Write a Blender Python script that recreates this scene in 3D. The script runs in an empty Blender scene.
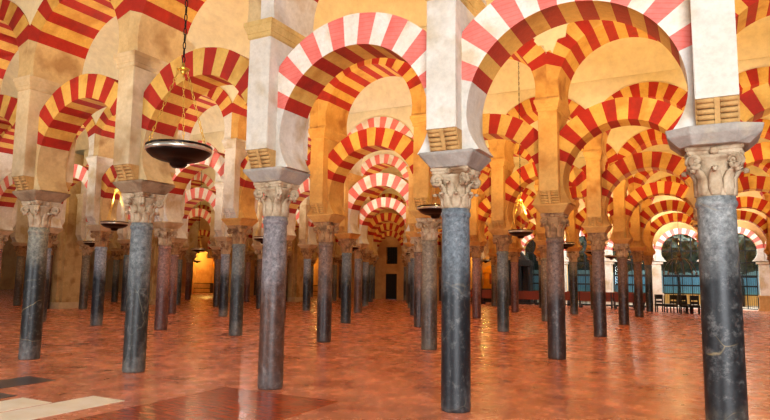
import bpy, bmesh, math, random
from mathutils import Vector, Matrix
random.seed(7)
C = bpy.context.scene.collection
PI = math.pi
S, D, H = 2.958, 5.873, 1.65          # column spacing, aisle width, eye height
CAM = Vector((2.88, -7.39, H))

# ------------------------------------------------------------------ helpers
def link(o, parent=None):
    C.objects.link(o)
    if parent: o.parent = parent
    return o
def obj(name, me, parent=None, mat=None):
    if isinstance(me, bmesh.types.BMesh):
        b = me; me = bpy.data.meshes.new(name); b.to_mesh(me); b.free()
    if mat is not None:
        for m in (mat if isinstance(mat, (list, tuple)) else [mat]): me.materials.append(m)
    return link(bpy.data.objects.new(name, me), parent)
def tag(o, label=None, cat=None, group=None, kind=None):
    if label: o['label'] = label
    if cat: o['category'] = cat
    if group: o['group'] = group
    if kind: o['kind'] = kind
    return o
def thing(name, label, cat, loc=(0, 0, 0), rz=0, group=None):
    o = bpy.data.objects.new(name, None); C.objects.link(o)
    o.location = loc; o.rotation_euler = (0, 0, rz); o.empty_display_size = .2
    return tag(o, label, cat, group)
def copy_tree(o, parent=None):
    c = o.copy(); C.objects.link(c); c.parent = parent
    for ch in list(o.children): copy_tree(ch, c)
    return c
def box(b, x0, x1, y0, y1, z0, z1, mi=0):
    v = [b.verts.new(p) for p in ((x0,y0,z0),(x1,y0,z0),(x1,y1,z0),(x0,y1,z0),(x0,y0,z1),(x1,y0,z1),(x1,y1,z1),(x0,y1,z1))]
    for f in ((3,2,1,0),(4,5,6,7),(0,1,5,4),(1,2,6,5),(2,3,7,6),(3,0,4,7)):
        fc = b.faces.new([v[k] for k in f]); fc.material_index = mi
def lathe(b, prof, n=24, mi=0, cx=0, cy=0, smooth=True, caps=True):
    rings = []
    for r, z in prof:
        rings.append([b.verts.new((cx+r*math.cos(2*PI*k/n), cy+r*math.sin(2*PI*k/n), z)) for k in range(n)])
    for a, c in zip(rings, rings[1:]):
        for k in range(n):
            f = b.faces.new((a[k], a[(k+1) % n], c[(k+1) % n], c[k])); f.smooth = smooth; f.material_index = mi
    if caps:
        b.faces.new(rings[0][::-1]).material_index = mi; b.faces.new(rings[-1]).material_index = mi
def loft(b, loops, mi=0, caps=True, smooth=False):
    rs = [[b.verts.new(p) for p in l] for l in loops]
    n = len(rs[0])
    for a, c in zip(rs, rs[1:]):
        for k in range(n):
            f = b.faces.new((a[k], a[(k+1) % n], c[(k+1) % n], c[k])); f.material_index = mi; f.smooth = smooth
    if caps:
        b.faces.new(rs[0][::-1]).material_index = mi; b.faces.new(rs[-1]).material_index = mi
def tube(b, pts, r, n=6, mi=0, closed=False):
    pts = [Vector(p) for p in pts]; rs = []
    for i, p in enumerate(pts):
        if closed: d = pts[(i+1) % len(pts)] - pts[i-1]
        else: d = pts[min(i+1, len(pts)-1)] - pts[max(i-1, 0)]
        d.normalize()
        a = Vector((0, 0, 1)) if abs(d.z) < .9 else Vector((1, 0, 0))
        u = d.cross(a).normalized(); w = d.cross(u)
        rr = r[i] if isinstance(r, (list, tuple)) else r
        rs.append([b.verts.new(p + u*rr*math.cos(2*PI*k/n) + w*rr*math.sin(2*PI*k/n)) for k in range(n)])
    pairs = list(zip(rs, rs[1:])) + ([(rs[-1], rs[0])] if closed else [])
    for a, c in pairs:
        for k in range(n):
            f = b.faces.new((a[k], a[(k+1) % n], c[(k+1) % n], c[k])); f.smooth = True; f.material_index = mi
    if not closed:
        b.faces.new(rs[0][::-1]); b.faces.new(rs[-1])
def fix(b):
    bmesh.ops.recalc_face_normals(b, faces=b.faces[:]); return b

# ------------------------------------------------------------------ materials
def newmat(name):
    m = bpy.data.materials.new(name); m.use_nodes = True
    nt = m.node_tree; bs = nt.nodes['Principled BSDF']
    return m, nt, bs
def srgb(r, g, b):
    f = lambda c: ((c/255+.055)/1.055)**2.4 if c/255 > .04045 else c/255/12.92
    return (f(r), f(g), f(b), 1)
def ramp(nt, stops, src):
    n = nt.nodes.new('ShaderNodeValToRGB'); e = n.color_ramp.elements
    e[0].position, e[0].color = stops[0]; e[1].position, e[1].color = stops[-1]
    for p, c in stops[1:-1]:
        k = e.new(p); k.color = c
    nt.links.new(src, n.inputs[0]); return n
def coords(nt, rand=True):
    tc = nt.nodes.new('ShaderNodeTexCoord')
    if not rand: return tc.outputs['Object']
    oi = nt.nodes.new('ShaderNodeObjectInfo')
    ml = nt.nodes.new('ShaderNodeMath'); ml.operation = 'MULTIPLY'; ml.inputs[1].default_value = 37.
    nt.links.new(oi.outputs['Random'], ml.inputs[0])
    ad = nt.nodes.new('ShaderNodeVectorMath'); ad.operation = 'ADD'
    nt.links.new(tc.outputs['Object'], ad.inputs[0]); nt.links.new(ml.outputs[0], ad.inputs[1])
    return ad.outputs[0]
def noise(nt, vec, scale, detail=4, rough=.6):
    n = nt.nodes.new('ShaderNodeTexNoise'); n.inputs['Scale'].default_value = scale
    n.inputs['Detail'].default_value = detail; n.inputs['Roughness'].default_value = rough
    nt.links.new(vec, n.inputs['Vector']); return n
def mix(nt, fac, a, b, mode='MIX'):
    n = nt.nodes.new('ShaderNodeMix'); n.data_type = 'RGBA'; n.blend_type = mode
    if isinstance(fac, float): n.inputs[0].default_value = fac
    else: nt.links.new(fac, n.inputs[0])
    for s, v in ((6, a), (7, b)):
        if isinstance(v, tuple): n.inputs[s].default_value = v
        else: nt.links.new(v, n.inputs[s])
    return n.outputs[2]
def bump(nt, bs, src, strength, dist=.02):
    n = nt.nodes.new('ShaderNodeBump'); n.inputs['Strength'].default_value = strength; n.inputs['Distance'].default_value = dist
    nt.links.new(src, n.inputs['Height']); nt.links.new(n.outputs[0], bs.inputs['Normal'])
def stone(name, c1, c2, c3=None, scale=3., rough=.85, bs_=.35, bd=.02):
    m, nt, bs = newmat(name); v = coords(nt)
    n1 = noise(nt, v, scale, 6, .65); n2 = noise(nt, v, scale*7, 5, .7)
    r = ramp(nt, [(.3, c1), (.7, c2)], n1.outputs[0])
    col = r.outputs[0]
    if c3:
        n3 = noise(nt, v, scale*.8, 3, .5)
        r3 = ramp(nt, [(.52, (0, 0, 0, 1)), (.68, (1, 1, 1, 1))], n3.outputs[0])
        col = mix(nt, r3.outputs[0], col, c3)
    g = ramp(nt, [(.3, (.78, .78, .78, 1)), (.65, (1.0, 1.0, 1.0, 1))], n2.outputs[0])
    col = mix(nt, .8, col, g.outputs[0], 'MULTIPLY')
    nt.links.new(col, bs.inputs['Base Color']); bs.inputs['Roughness'].default_value = rough
    bump(nt, bs, n2.outputs[0], bs_, bd)
    return m
def plain(name, c, rough=.5, metal=0., emit=None, es=0.):
    m, nt, bs = newmat(name); v = coords(nt, False)
    n = noise(nt, v, 14, 4)
    a = tuple(x*.8 for x in c[:3])+(1,)
    r = ramp(nt, [(.35, a), (.65, c)], n.outputs[0]); nt.links.new(r.outputs[0], bs.inputs['Base Color'])
    bs.inputs['Roughness'].default_value = rough; bs.inputs['Metallic'].default_value = metal
    if emit: bs.inputs['Emission Color'].default_value = emit; bs.inputs['Emission Strength'].default_value = es
    return m
M = {}
M['pier'] = stone('pier_stone', srgb(222,204,168), srgb(200,174,130), srgb(178,146,100), 1.6)
M['pier_white'] = stone('pier_limewash', srgb(232,226,212), srgb(212,202,182), srgb(196,176,140), 1.8, .85, .5, .02)  # pier stone whitened: daylight on the piers put into the colour
M['pier_ochre'] = stone('pier_ochre', srgb(228,182,104), srgb(206,152,76), srgb(190,132,60), 1.8)
M['springer_ochre'] = stone('springer_ochre', srgb(222,172,92), srgb(198,144,66), srgb(170,112,48), 2.2)
M['springer'] = stone('springer_stone', srgb(218,192,140), srgb(196,164,112), srgb(170,134,86), 2.2)
M['springer_white'] = stone('springer_limewash', srgb(226,222,212), srgb(206,196,176), srgb(186,160,120), 2.0, .85, .5, .02)  # whiter springer copy, daylight painted into the stone
M['cream'] = stone('voussoir_cream', srgb(226,184,96), srgb(212,162,72), srgb(196,142,60), 2.5)
M['red'] = stone('voussoir_red', srgb(182,38,14), srgb(158,24,8), srgb(146,28,12), 2.5)
M['cream_worn'] = stone('voussoir_chalk', srgb(244,236,222), srgb(232,216,190), srgb(222,200,166), 3)  # cream voussoirs bleached by daylight, painted into the colour
M['cornice'] = stone('cornice_stone', srgb(222,190,120), srgb(200,160,88), None, 4)
M['cornice_grey'] = stone('impost_stone', srgb(184,176,164), srgb(150,140,126), srgb(196,182,156), 4, .8, .4)
M['impost_brown'] = stone('impost_brown', srgb(176,150,116), srgb(140,112,82), srgb(120,94,68), 4, .8, .4)
M['modillion'] = stone('modillion_stone', srgb(214,170,104), srgb(182,134,74), None, 6)
M['capital'] = stone('capital_stone', srgb(216,196,164), srgb(176,146,108), srgb(134,98,64), 5, .8, .6, .02)
M['capital_dark'] = stone('capital_brown', srgb(196,156,108), srgb(150,108,70), srgb(104,70,46), 5, .8, .6, .02)
M['vault'] = stone('vault_plaster', srgb(240,229,192), srgb(232,217,174), None, .6, .9, .05)
M['wall'] = stone('wall_plaster', srgb(222,176,112), srgb(204,150,88), srgb(186,132,76), .9, .85, .2)

def brick_front(name):       # brick voussoirs, daylight put into the pale pink; fine pale joints
    m, nt, bs = newmat(name); v = coords(nt)
    w = nt.nodes.new('ShaderNodeTexWave'); w.inputs['Scale'].default_value = 5.2; w.wave_type = 'RINGS'; w.rings_direction = 'Y'
    w.inputs['Distortion'].default_value = .6
    tc = nt.nodes.new('ShaderNodeTexCoord')
    nt.links.new(tc.outputs['Object'], w.inputs['Vector'])
    n = noise(nt, v, 3, 6, .7)
    r = ramp(nt, [(.3, srgb(222,100,88)), (.7, srgb(232,132,118))], n.outputs[0])
    r2 = ramp(nt, [(.02, srgb(244,196,182)), (.16, (1,1,1,1))], w.outputs[0])
    col = mix(nt, .45, r.outputs[0], r2.outputs[0], 'MULTIPLY')
    nt.links.new(col, bs.inputs['Base Color']); bs.inputs['Roughness'].default_value = .9
    bump(nt, bs, n.outputs[0], .4)
    return m
M['red_worn'] = brick_front('voussoir_faded_brick')

def marble(name, foot, low, top, zs=1.5, vein=None, fuzz=.5):
    m, nt, bs = newmat(name); v = coords(nt)
    tc = nt.nodes.new('ShaderNodeTexCoord'); sp = nt.nodes.new('ShaderNodeSeparateXYZ'); nt.links.new(tc.outputs['Object'], sp.inputs[0])
    n1 = noise(nt, v, 2.3, 5, .6)
    a = nt.nodes.new('ShaderNodeMath'); a.operation = 'MULTIPLY_ADD'; a.inputs[1].default_value = fuzz*2.2; nt.links.new(n1.outputs[0], a.inputs[0])
    nt.links.new(sp.outputs[2], a.inputs[2])
    dv = nt.nodes.new('ShaderNodeMath'); dv.operation = 'DIVIDE'; dv.inputs[1].default_value = 2.6+fuzz*2.2; nt.links.new(a.outputs[0], dv.inputs[0])
    k = lambda z: (z+fuzz*1.1)/(2.6+fuzz*2.2)
    r = ramp(nt, [(k(.05), foot), (k(.35), low), (k(zs-.3), low), (k(zs+.35), top), (1., top)], dv.outputs[0])
    n2 = noise(nt, v, 16, 8, .75); g = ramp(nt, [(.36, (.3,.3,.3,1)), (.5, (.85,.85,.85,1)), (.66, (1.6,1.57,1.5,1))], n2.outputs[0])
    col = mix(nt, .85, r.outputs[0], g.outputs[0], 'MULTIPLY')
    n6 = noise(nt, v, 9, 8, .8); r6 = ramp(nt, [(.53, (0,0,0,1)), (.7, (.16,.155,.14,1))], n6.outputs[0])
    col = mix(nt, 1., col, r6.outputs[0], 'ADD')
    if vein:
        n3 = noise(nt, v, 1.6, 3, .5)
        ds = nt.nodes.new('ShaderNodeVectorMath'); ds.operation = 'MULTIPLY_ADD'; ds.inputs[1].default_value = (.35,.35,.35)
        nt.links.new(n3.outputs[1], ds.inputs[0]); nt.links.new(v, ds.inputs[2])
        vo = nt.nodes.new('ShaderNodeTexVoronoi'); vo.feature = 'DISTANCE_TO_EDGE'; vo.inputs['Scale'].default_value = 1.3
        nt.links.new(ds.outputs[0], vo.inputs['Vector'])
        rv = ramp(nt, [(0., (.75,.75,.75,1)), (.009, (0,0,0,1))], vo.outputs[0])
        n4 = noise(nt, v, 2.6, 3, .6); rm = ramp(nt, [(.45, (0,0,0,1)), (.6, (1,1,1,1))], n4.outputs[0])
        mm = nt.nodes.new('ShaderNodeMath'); mm.operation = 'MULTIPLY'; nt.links.new(rv.outputs[0], mm.inputs[0]); nt.links.new(rm.outputs[0], mm.inputs[1])
        col = mix(nt, mm.outputs[0], col, vein)
    nt.links.new(col, bs.inputs['Base Color'])
    rr = ramp(nt, [(k(zs-.3), (.42,.42,.42,1)), (k(zs+.4), (.6,.6,.6,1))], dv.outputs[0]); nt.links.new(rr.outputs[0], bs.inputs['Roughness'])
    bump(nt, bs, n2.outputs[0], .12, .01)
    return m
blk = srgb(26,30,34); brn = srgb(58,28,20)
MB = {
 'grey_green': marble('marble_grey_green', srgb(110,108,104), srgb(30,33,32), srgb(136,134,118), 1.95, srgb(180,165,120)),
 'blue_black': marble('marble_blue_black', srgb(60,64,66), srgb(26,31,35), srgb(106,116,122), 1.75, srgb(120,112,96)),
 'speckled': marble('marble_speckled_grey', srgb(100,98,92), srgb(44,46,44), srgb(112,118,118), 1.5, srgb(130,128,110), .7),
 'purple': marble('marble_purple_grey', srgb(96,80,74), srgb(86,56,42), srgb(128,120,120), 1.6, None, .8),
 'dark_vein': marble('marble_dark_veined', srgb(104,98,84), srgb(34,38,40), srgb(134,138,136), 1.9, srgb(160,140,96)),
 'red': marble('marble_red_brown', srgb(72,56,48), srgb(50,32,27), srgb(118,92,78), 1.4, None, .7),
 'rose': marble('marble_rose', srgb(96,62,54), srgb(96,54,46), srgb(146,108,98), 1.3, None, .6),
 'olive': marble('marble_olive_grey', srgb(100,92,78), srgb(76,62,50), srgb(130,116,96), 1.4, None, .6),
 'blue': marble('marble_blue_grey', srgb(120,116,110), srgb(28,32,40), srgb(140,150,166), 1.7, None, .5),
}
# ------------------------------------------------------------------ column meshes
ZS, ZC, ZI = 2.56, 3.08, 3.27          # shaft top, capital top, impost top
def shaft_mesh():
    b = bmesh.new()
    prof = [(.176,0),(.186,.02),(.188,.06)] + [(.188-.010*k/10+.003*math.sin(PI*k/10), .06+(ZS-.13-.06)*k/10) for k in range(1, 11)]
    prof += [(.178,ZS-.12),(.192,ZS-.10),(.197,ZS-.075),(.192,ZS-.05),(.182,ZS-.04),(.182,ZS)]
    lathe(b, prof, 32); me = bpy.data.meshes.new('column_shaft'); fix(b).to_mesh(me); b.free(); return me
def leaf(b, ang, r0, z0, h, w, out, mi=0):
    ca, sa = math.cos(ang), math.sin(ang)
    prof = [(0,0,.7),(.02,.30,1.),(.03,.62,.95),(.35,.86,.75),(.85,1.0,.5),(1.05,.93,.32),(1.,.82,.2)]
    T = .016; loops = []
    for o, t, ww in prof:
        r = r0 + out*o; z = z0 + h*t; hw = w*ww/2
        loop = []
        for (lx, dr) in ((-hw, -.012), (-hw*.4, .012), (0, .0), (hw*.4, .012), (hw, -.012)):
            loop.append((lx, r+dr+T*.6, z))
        for (lx, dr) in ((hw, -.03), (-hw, -.03)):
            loop.append((lx, r+dr, z-.004))
        loops.append([(ca*rr - sa*lx, sa*rr + ca*lx, z) for lx, rr, z in loop])
    loft(b, loops, mi, True, True)
def capital_mesh(kind):
    def done(nm, q):
        me = bpy.data.meshes.new(nm); fix(q).to_mesh(me); q.free(); return me
    b = bmesh.new(); z = ZS; h = ZC-ZS
    lathe(b, [(.178,z),(.172,z+.03),(.165,z+.1),(.165,z+.25),(.18,z+.34),(.215,z+.40),(.24,z+.43)], 24)
    if kind == 0:
        for k in range(8): leaf(b, 2*PI*k/8+PI/8, .176, z+.01, .19, .125, .10)
        for k in range(8): leaf(b, 2*PI*k/8, .178, z+.14, .20, .12, .115)
        zv = z+.355
    else:
        for k in range(8): leaf(b, 2*PI*k/8, .176, z+.01, .29, .13, .11)
        zv = z+.35
    core = b; b = bmesh.new()
    for q in range(1):       # corner volute
        a = PI/4; ca, sa = math.cos(a), math.sin(a)
        pts = []; rad = []
        for k in range(22):
            t = k/21*2.4*PI; rr = .072*(1-.72*k/21)
            pts.append((ca*(.262+rr*math.cos(PI/2-t)), sa*(.262+rr*math.cos(PI/2-t)), zv+rr*math.sin(PI/2-t))); rad.append(.03-.009*k/21)
        pts = [(ca*.19, sa*.19, zv+.02), (ca*.225, sa*.225, zv+.058)] + pts; rad = [.02, .025]+rad
        for off in (-.02, .02):
            tube(b, [(p[0]-sa*off, p[1]+ca*off, p[2]) for p in pts], rad, 7)
        lathe(b, [(.001,zv-.02),(.03,zv-.015),(.03,zv+.015),(.001,zv+.02)], 8, cx=ca*.262, cy=sa*.262)
    vol = b; b = bmesh.new()
    # abacus, concave sides, with a boss on each face
    def ab(sc, zz):
        l = []
        for q in range(4):
            a = -PI/4+q*PI/2
            c0 = Vector((math.cos(a), math.sin(a)))*.385*sc; c1 = Vector((math.cos(a+PI/2), math.sin(a+PI/2)))*.385*sc
            m = (c0+c1)/2; inn = -m.normalized()*.05
            for t in (.06, .28, .5, .72, .94):
                p = c0.lerp(c1, t)+inn*(1-(2*t-1)**2); l.append((p.x, p.y, zz))
        return l
    loft(b, [ab(.86, z+.425), ab(.95, z+.45), ab(.95, z+.475), ab(1., z+.485), ab(1., z+h)])
    for q in range(4):
        a = q*PI/2
        bx, by = math.cos(a)*.235, math.sin(a)*.235
        bmesh.ops.create_icosphere(b, subdivisions=2, radius=.045, matrix=Matrix.Translation((bx, by, z+.47)))
    return [done('capital_bell', core), done('capital_volute', vol), done('capital_abacus', b)]
def impost_mesh(kind):
    b = bmesh.new()
    def oc(a, c, d, e, z): return [(a,-c,z),(d,-e,z),(d,e,z),(a,c,z),(-a,c,z),(-d,e,z),(-d,-e,z),(-a,-c,z)]
    if kind: loft(b, [oc(.19,.35,.31,.22,ZC), oc(.203,.425,.42,.27,ZC+.11), oc(.203,.435,.44,.30,ZI)])
    else: loft(b, [oc(.235,.27,.25,.255,ZC), oc(.345,.385,.37,.36,ZI-.035), oc(.35,.39,.375,.365,ZI)])
    bmesh.ops.bevel(b, geom=b.edges[:], offset=.008, segments=1, affect='EDGES')
    me = bpy.data.meshes.new('impost_block'); fix(b).to_mesh(me); b.free(); return me
MS = {'shaft': shaft_mesh(), 'cap': [capital_mesh(0), capital_mesh(1)], 'imp': impost_mesh(0), 'imp1': impost_mesh(1)}
for me in (MS['shaft'], *MS['cap'][0], *MS['cap'][1], MS['imp'], MS['imp1']): me.materials.append(M['capital'])
def setmat(o, m):
    o.material_slots[0].link = 'OBJECT'; o.material_slots[0].material = m
def make_column(x, y, shaft, cap, capm, imp, label, group=None):
    t = thing('marble_column', label, 'column', (x, y, 0), 0, group)
    for nm, me, mt in (('shaft', MS['shaft'], MB[shaft]), ('capital', MS['cap'][cap][0], capm), ('impost_block', MS['imp1' if (abs(x-S)+abs(y) < .2) else 'imp'], imp)):
        o = link(bpy.data.objects.new(nm, me), t); setmat(o, mt)
        if nm == 'shaft': o.rotation_euler.z = random.choice((0, .8, 1.7, 2.6, 3.9, 5.1))
        if nm == 'capital':
            for q in range(4):
                v = link(bpy.data.objects.new('volute', MS['cap'][cap][1]), o); v.rotation_euler.z = q*PI/2; setmat(v, mt)
            v = link(bpy.data.objects.new('abacus', MS['cap'][cap][2]), o); setmat(v, mt)
    return t
# ------------------------------------------------------------------ pier, between impost and cornice
PX, PY = .2, .52
ZCB, ZCT = 5.27, 5.5
def pier_mesh():
    b = bmesh.new()
    def r(x, y, z): return [(-x,-y,z),(x,-y,z),(x,y,z),(-x,y,z)]
    zs = [ZI, 3.33, 3.40, 3.48, 3.53]; ys = [.33, .34, .36, .40, .44]
    loft(b, [r(PX-.004, yy, zz) for zz, yy in zip(zs, ys)] + [r(PX-.002, PY, 3.531), r(PX, PY, 3.56), r(PX, PY, 4.4), r(PX, PY, ZCB)])
    bmesh.ops.bevel(b, geom=[e for e in b.edges if abs(e.verts[0].co.z-e.verts[1].co.z) > .5], offset=.012, segments=2, affect='EDGES')
    return fix(b)
def modillion_mesh(sg):
    b = bmesh.new()
    rows = [(3.30, .385), (3.355, .405), (3.41, .43), (3.465, .462), (3.512, .487)]
    for z, y in rows:
        for x0, x1 in ((-PX+.012, -.028), (.028, PX-.012)):
            pts = [(x0, sg*(y-.01), z), (x1, sg*(y-.01), z)]
            tube(b, pts, .028, 10)
    # middle strap, curved like the stack of rolls
    l = []
    for z, y in [(3.272,.40)]+[(z, y+.022) for z, y in rows]+[(3.53,.51)]:
        l.append([(-.026, sg*y, z), (.026, sg*y, z), (.026, sg*(y-.16), z), (-.026, sg*(y-.16), z)])
    loft(b, l)
    # thin side cheeks
    for sx in (-1, 1):
        l = []
        for z, y in [(3.272,.37)]+[(z, y) for z, y in rows]+[(3.53,.505)]:
            a, c = sx*(PX-.016), sx*(PX+.001)
            l.append([(a, sg*y, z), (c, sg*y, z), (c, sg*(y-.2), z), (a, sg*(y-.2), z)])
        loft(b, l)
    return fix(b)
def cornice_mesh():
    b = bmesh.new()
    def r(e, z): return [(-PX-e,-PY-e,z),(PX+e,-PY-e,z),(PX+e,PY+e,z),(-PX-e,PY+e,z)]
    loft(b, [r(.0, ZCB-.03), r(.02, ZCB-.01), r(.02, ZCB+.05), r(.03, ZCB+.055), r(.035, ZCB+.08), r(.06, ZCB+.15), r(.07, ZCB+.16), r(.07, ZCT)])
    return fix(b)
PM = {}
def make_pier(x, y, body, corn, label, group=None):
    key = 'p'
    if not PM:
        for nm, bb in (('body', pier_mesh()), ('m0', modillion_mesh(-1)), ('m1', modillion_mesh(1)), ('c', cornice_mesh())):
            me = bpy.data.meshes.new('pier_'+nm); bb.to_mesh(me); bb.free(); me.materials.append(M['pier']); PM[nm] = me
    t = thing('masonry_pier', label, 'pier', (x, y, 0), 0, group)
    for nm, k, mt in (('pier_body', 'body', body), ('modillion', 'm0', M['modillion']), ('modillion', 'm1', M['modillion']), ('cornice', 'c', corn)):
        o = link(bpy.data.objects.new(nm, PM[k]), t if nm != 'modillion' else bd); setmat(o, mt if (nm != 'modillion' or y == 0) else body)
        if nm == 'pier_body': bd = o
    return t
# ------------------------------------------------------------------ arches
HS = S/2
def ring(R, Ro, lim, zc, th, a0, a1, n, first_red, sub=4):
    """voussoirs between a0 and a1 (degrees), material 0 red, 1 cream; 2/3 on the camera-side face"""
    b = bmesh.new()
    for k in range(n):
        red = (k % 2 == 0) == first_red
        s0 = math.radians(a0+(a1-a0)*k/n); s1 = math.radians(a0+(a1-a0)*(k+1)/n)
        A = [s0+(s1-s0)*i/sub for i in range(sub+1)]
        rnd = random.uniform(-.006, .006)
        inn = [(R*math.cos(a), zc+R*math.sin(a)) for a in A]
        out = []
        for a in A:
            ro = min(Ro+rnd, lim/max(1e-6, abs(math.cos(a)))); out.append((ro*math.cos(a), zc+ro*math.sin(a)))
        vs = {}
        for nm, L in (('i', inn), ('o', out)):
            for sy in (-1, 1): vs[nm, sy] = [b.verts.new((p[0], sy*th, p[1])) for p in L]
        for i in range(sub):
            for quad, mi in (((vs['i',-1][i], vs['i',-1][i+1], vs['o',-1][i+1], vs['o',-1][i]), 2),
                             ((vs['i',1][i], vs['i',1][i+1], vs['o',1][i+1], vs['o',1][i]), 0),
                             ((vs['i',-1][i], vs['i',1][i], vs['i',1][i+1], vs['i',-1][i+1]), 0),
                             ((vs['o',-1][i], vs['o',1][i], vs['o',1][i+1], vs['o',-1][i+1]), 0)):
                f = b.faces.new(quad); f.material_index = mi + (0 if red else 1); f.smooth = False
    bmesh.ops.remove_doubles(b, verts=b.verts[:], dist=.0004)
    return fix(b)
def springer(R, lim, zc, th, amin, a0, side, Ro, sub=12, tuck=.075):
    b = bmesh.new()
    A = [math.radians(amin+(a0-amin)*i/sub) for i in range(sub+1)]
    ro = min(Ro, lim/math.cos(A[-1])); ztop = zc+ro*math.sin(A[-1]); xtop = ro*math.cos(A[-1])
    z0 = zc+R*math.sin(A[0])
    loops = []
    for i, a in enumerate(A):
        xi, zi = R*math.cos(a), zc+R*math.sin(a)
        if a < 0: xi -= tuck*(a/math.radians(22))**2
        zo = z0+(ztop-z0)*i/sub; xo = lim if i < sub else xtop
        loops.append([(side*xi, -th, zi), (side*xo, -th, zo), (side*xo, th, zo), (side*xi, th, zi)])
    loft(b, loops, 0, True, False)
    return fix(b)
def spandrel(R, zc, th, a0, ztop, hs):
    b = bmesh.new(); n = 24
    A = [math.radians(a0+(180-2*a0)*i/n) for i in range(n+1)]
    low = []
    for a in A:
        ro = min(R, hs/max(1e-6, abs(math.cos(a)))); low.append((ro*math.cos(a), zc+ro*math.sin(a)))
    loft(b, [[(x, -th, z), (x, -th, ztop), (x, th, ztop), (x, th, z)] for x, z in low])
    return fix(b)
LR, LRo, LZ, LT = 1.22, 1.68, 3.73, .30
UR, URo, UZ, UT = 1.235, 1.67, 5.75, PY
ZTOP = 8.75
AM = {}
def amesh(key, bm_, mats):
    me = bpy.data.meshes.new(key); bm_.to_mesh(me); bm_.free()
    for m in mats: me.materials.append(m)
    return me
DAYLIT = [M['red'], M['cream'], M['red_worn'], M['cream_worn']]  # camera-side slots hold the copies with daylight in their colour
WARM = [M['red'], M['cream'], M['red'], M['cream']]
for nm, mats in (('fade', DAYLIT), ('warm', WARM)):
    AM['lr', nm] = amesh('lower_voussoirs', ring(LR, LRo, HS-PX, LZ, LT, 20, 160, 15, True), mats)
    AM['ur', nm] = amesh('upper_voussoirs', ring(UR, URo, HS, UZ, UT, 20, 160, 15, True), mats)
    AM['u0', nm] = amesh('upper_voussoirs', ring(UR, URo, HS, UZ, UT, 20, 160, 13, True), mats)
for sd in (-1, 1):
    AM['ls', sd] = amesh('lower_springer', springer(LR, HS-PX, LZ, LT, -22.1, 20, sd, LRo), [M['springer']])
    AM['us', sd] = amesh('upper_springer', springer(UR, HS, UZ, UT, -11.7, 20, sd, URo, tuck=0), [M['springer']])
AM['sp'] = amesh('spandrel', spandrel(URo, UZ, UT-.03, 20, ZTOP, HS), [M['vault']])
def make_lower(x, y, kind, spm, label, group=None):
    t = thing('horseshoe_arch', label, 'arch', (x, y, 0), 0, group)
    link(bpy.data.objects.new('voussoir_ring', AM['lr', kind]), t)
    for sd in (-1, 1):
        o = link(bpy.data.objects.new('springer', AM['ls', sd]), t); setmat(o, spm)
    return t
AM['wr'] = amesh('window_voussoirs', ring(1.15, 1.5, HS-.01, 3.5, LT, 8, 172, 17, True), DAYLIT)
for sd in (-1, 1): AM['ws', sd] = amesh('window_springer', springer(1.15, HS-.01, 3.5, LT, -30, 8, sd, 1.5), [M['springer_white']])
def make_window_arch(x, y, kind, spm, label, group=None):
    t = thing('horseshoe_arch', label, 'arch', (x, y, 0), 0, group)
    link(bpy.data.objects.new('voussoir_ring', AM['wr']), t)
    for sd in (-1, 1): link(bpy.data.objects.new('springer', AM['ws', sd]), t)
    return t
def make_upper(x, y, kind, spm, label, group=None):
    t = thing('upper_arch', label, 'arch', (x, y, 0), 0, group)
    link(bpy.data.objects.new('voussoir_ring', AM['ur' if y > 1 else 'u0', kind]), t)
    for sd in (-1, 1):
        o = link(bpy.data.objects.new('springer', AM['us', sd]), t); setmat(o, spm)
    link(bpy.data.objects.new('spandrel_wall', AM['sp']), t)
    return t
# ------------------------------------------------------------------ camera maths (only to word the labels and to skip what is far outside the view)
F, PIT, ROLL = 604.05, .11234, .0124958
f0 = Vector((-.46967, .88284, 0)); r0 = Vector((.88284, .46967, 0)); up = Vector((0, 0, 1))
zf = math.cos(PIT)*f0 + math.sin(PIT)*up; uu = -math.sin(PIT)*f0 + math.cos(PIT)*up
ax = math.cos(ROLL)*r0 + math.sin(ROLL)*uu; ay = math.cos(ROLL)*uu - math.sin(ROLL)*r0
def px(x, y, z=0):
    d = Vector((x, y, z)) - CAM
    w = d.dot(zf)
    return (385+F*d.dot(ax)/w, 210-F*d.dot(ay)/w) if w > .3 else (-9999, 0)
cam_d = bpy.data.cameras.new('camera'); cam = link(bpy.data.objects.new('camera', cam_d))
cam_d.sensor_width = 36; cam_d.lens = F/770*36; cam_d.clip_end = 300; cam_d.clip_start = .05
mw = Matrix.Identity(4)
for i, v in enumerate((ax, ay, -zf)):
    for k in range(3): mw[k][i] = v[k]
mw.translation = CAM; cam.matrix_world = mw
bpy.context.scene.camera = cam

ORD = ['first','second','third','fourth','fifth','sixth','seventh','eighth','ninth','tenth','eleventh','twelfth','thirteenth','fourteenth','fifteenth','sixteenth','seventeenth','eighteenth','nineteenth','twentieth']
ROWN = ['front arcade','second arcade','third arcade','fourth arcade','fifth arcade','sixth arcade','far wall arcade']
COLS = {(0,-3):'grey_green',(0,-2):'speckled',(0,-1):'purple',(0,0):'blue_black',(0,1):'dark_vein',(0,2):'red',(0,-4):'red',
 (1,-5):'blue',(1,-4):'rose',(1,-3):'speckled',(1,-2):'red',(1,-1):'olive',(1,0):'red',(1,1):'speckled',
 (2,0):'red',(2,-1):'speckled',(2,-2):'red',(2,-3):'blue_black',(2,-4):'red',(2,-5):'blue',(2,-6):'rose',
 (3,0):'red',(3,-1):'olive',(3,-2):'rose',(3,-3):'blue_black',(3,-4):'purple',(3,-5):'blue',(3,-6):'red',
 (4,0):'red',(4,-1):'grey_green',(4,-2):'rose',(4,-4):'blue'}
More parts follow.
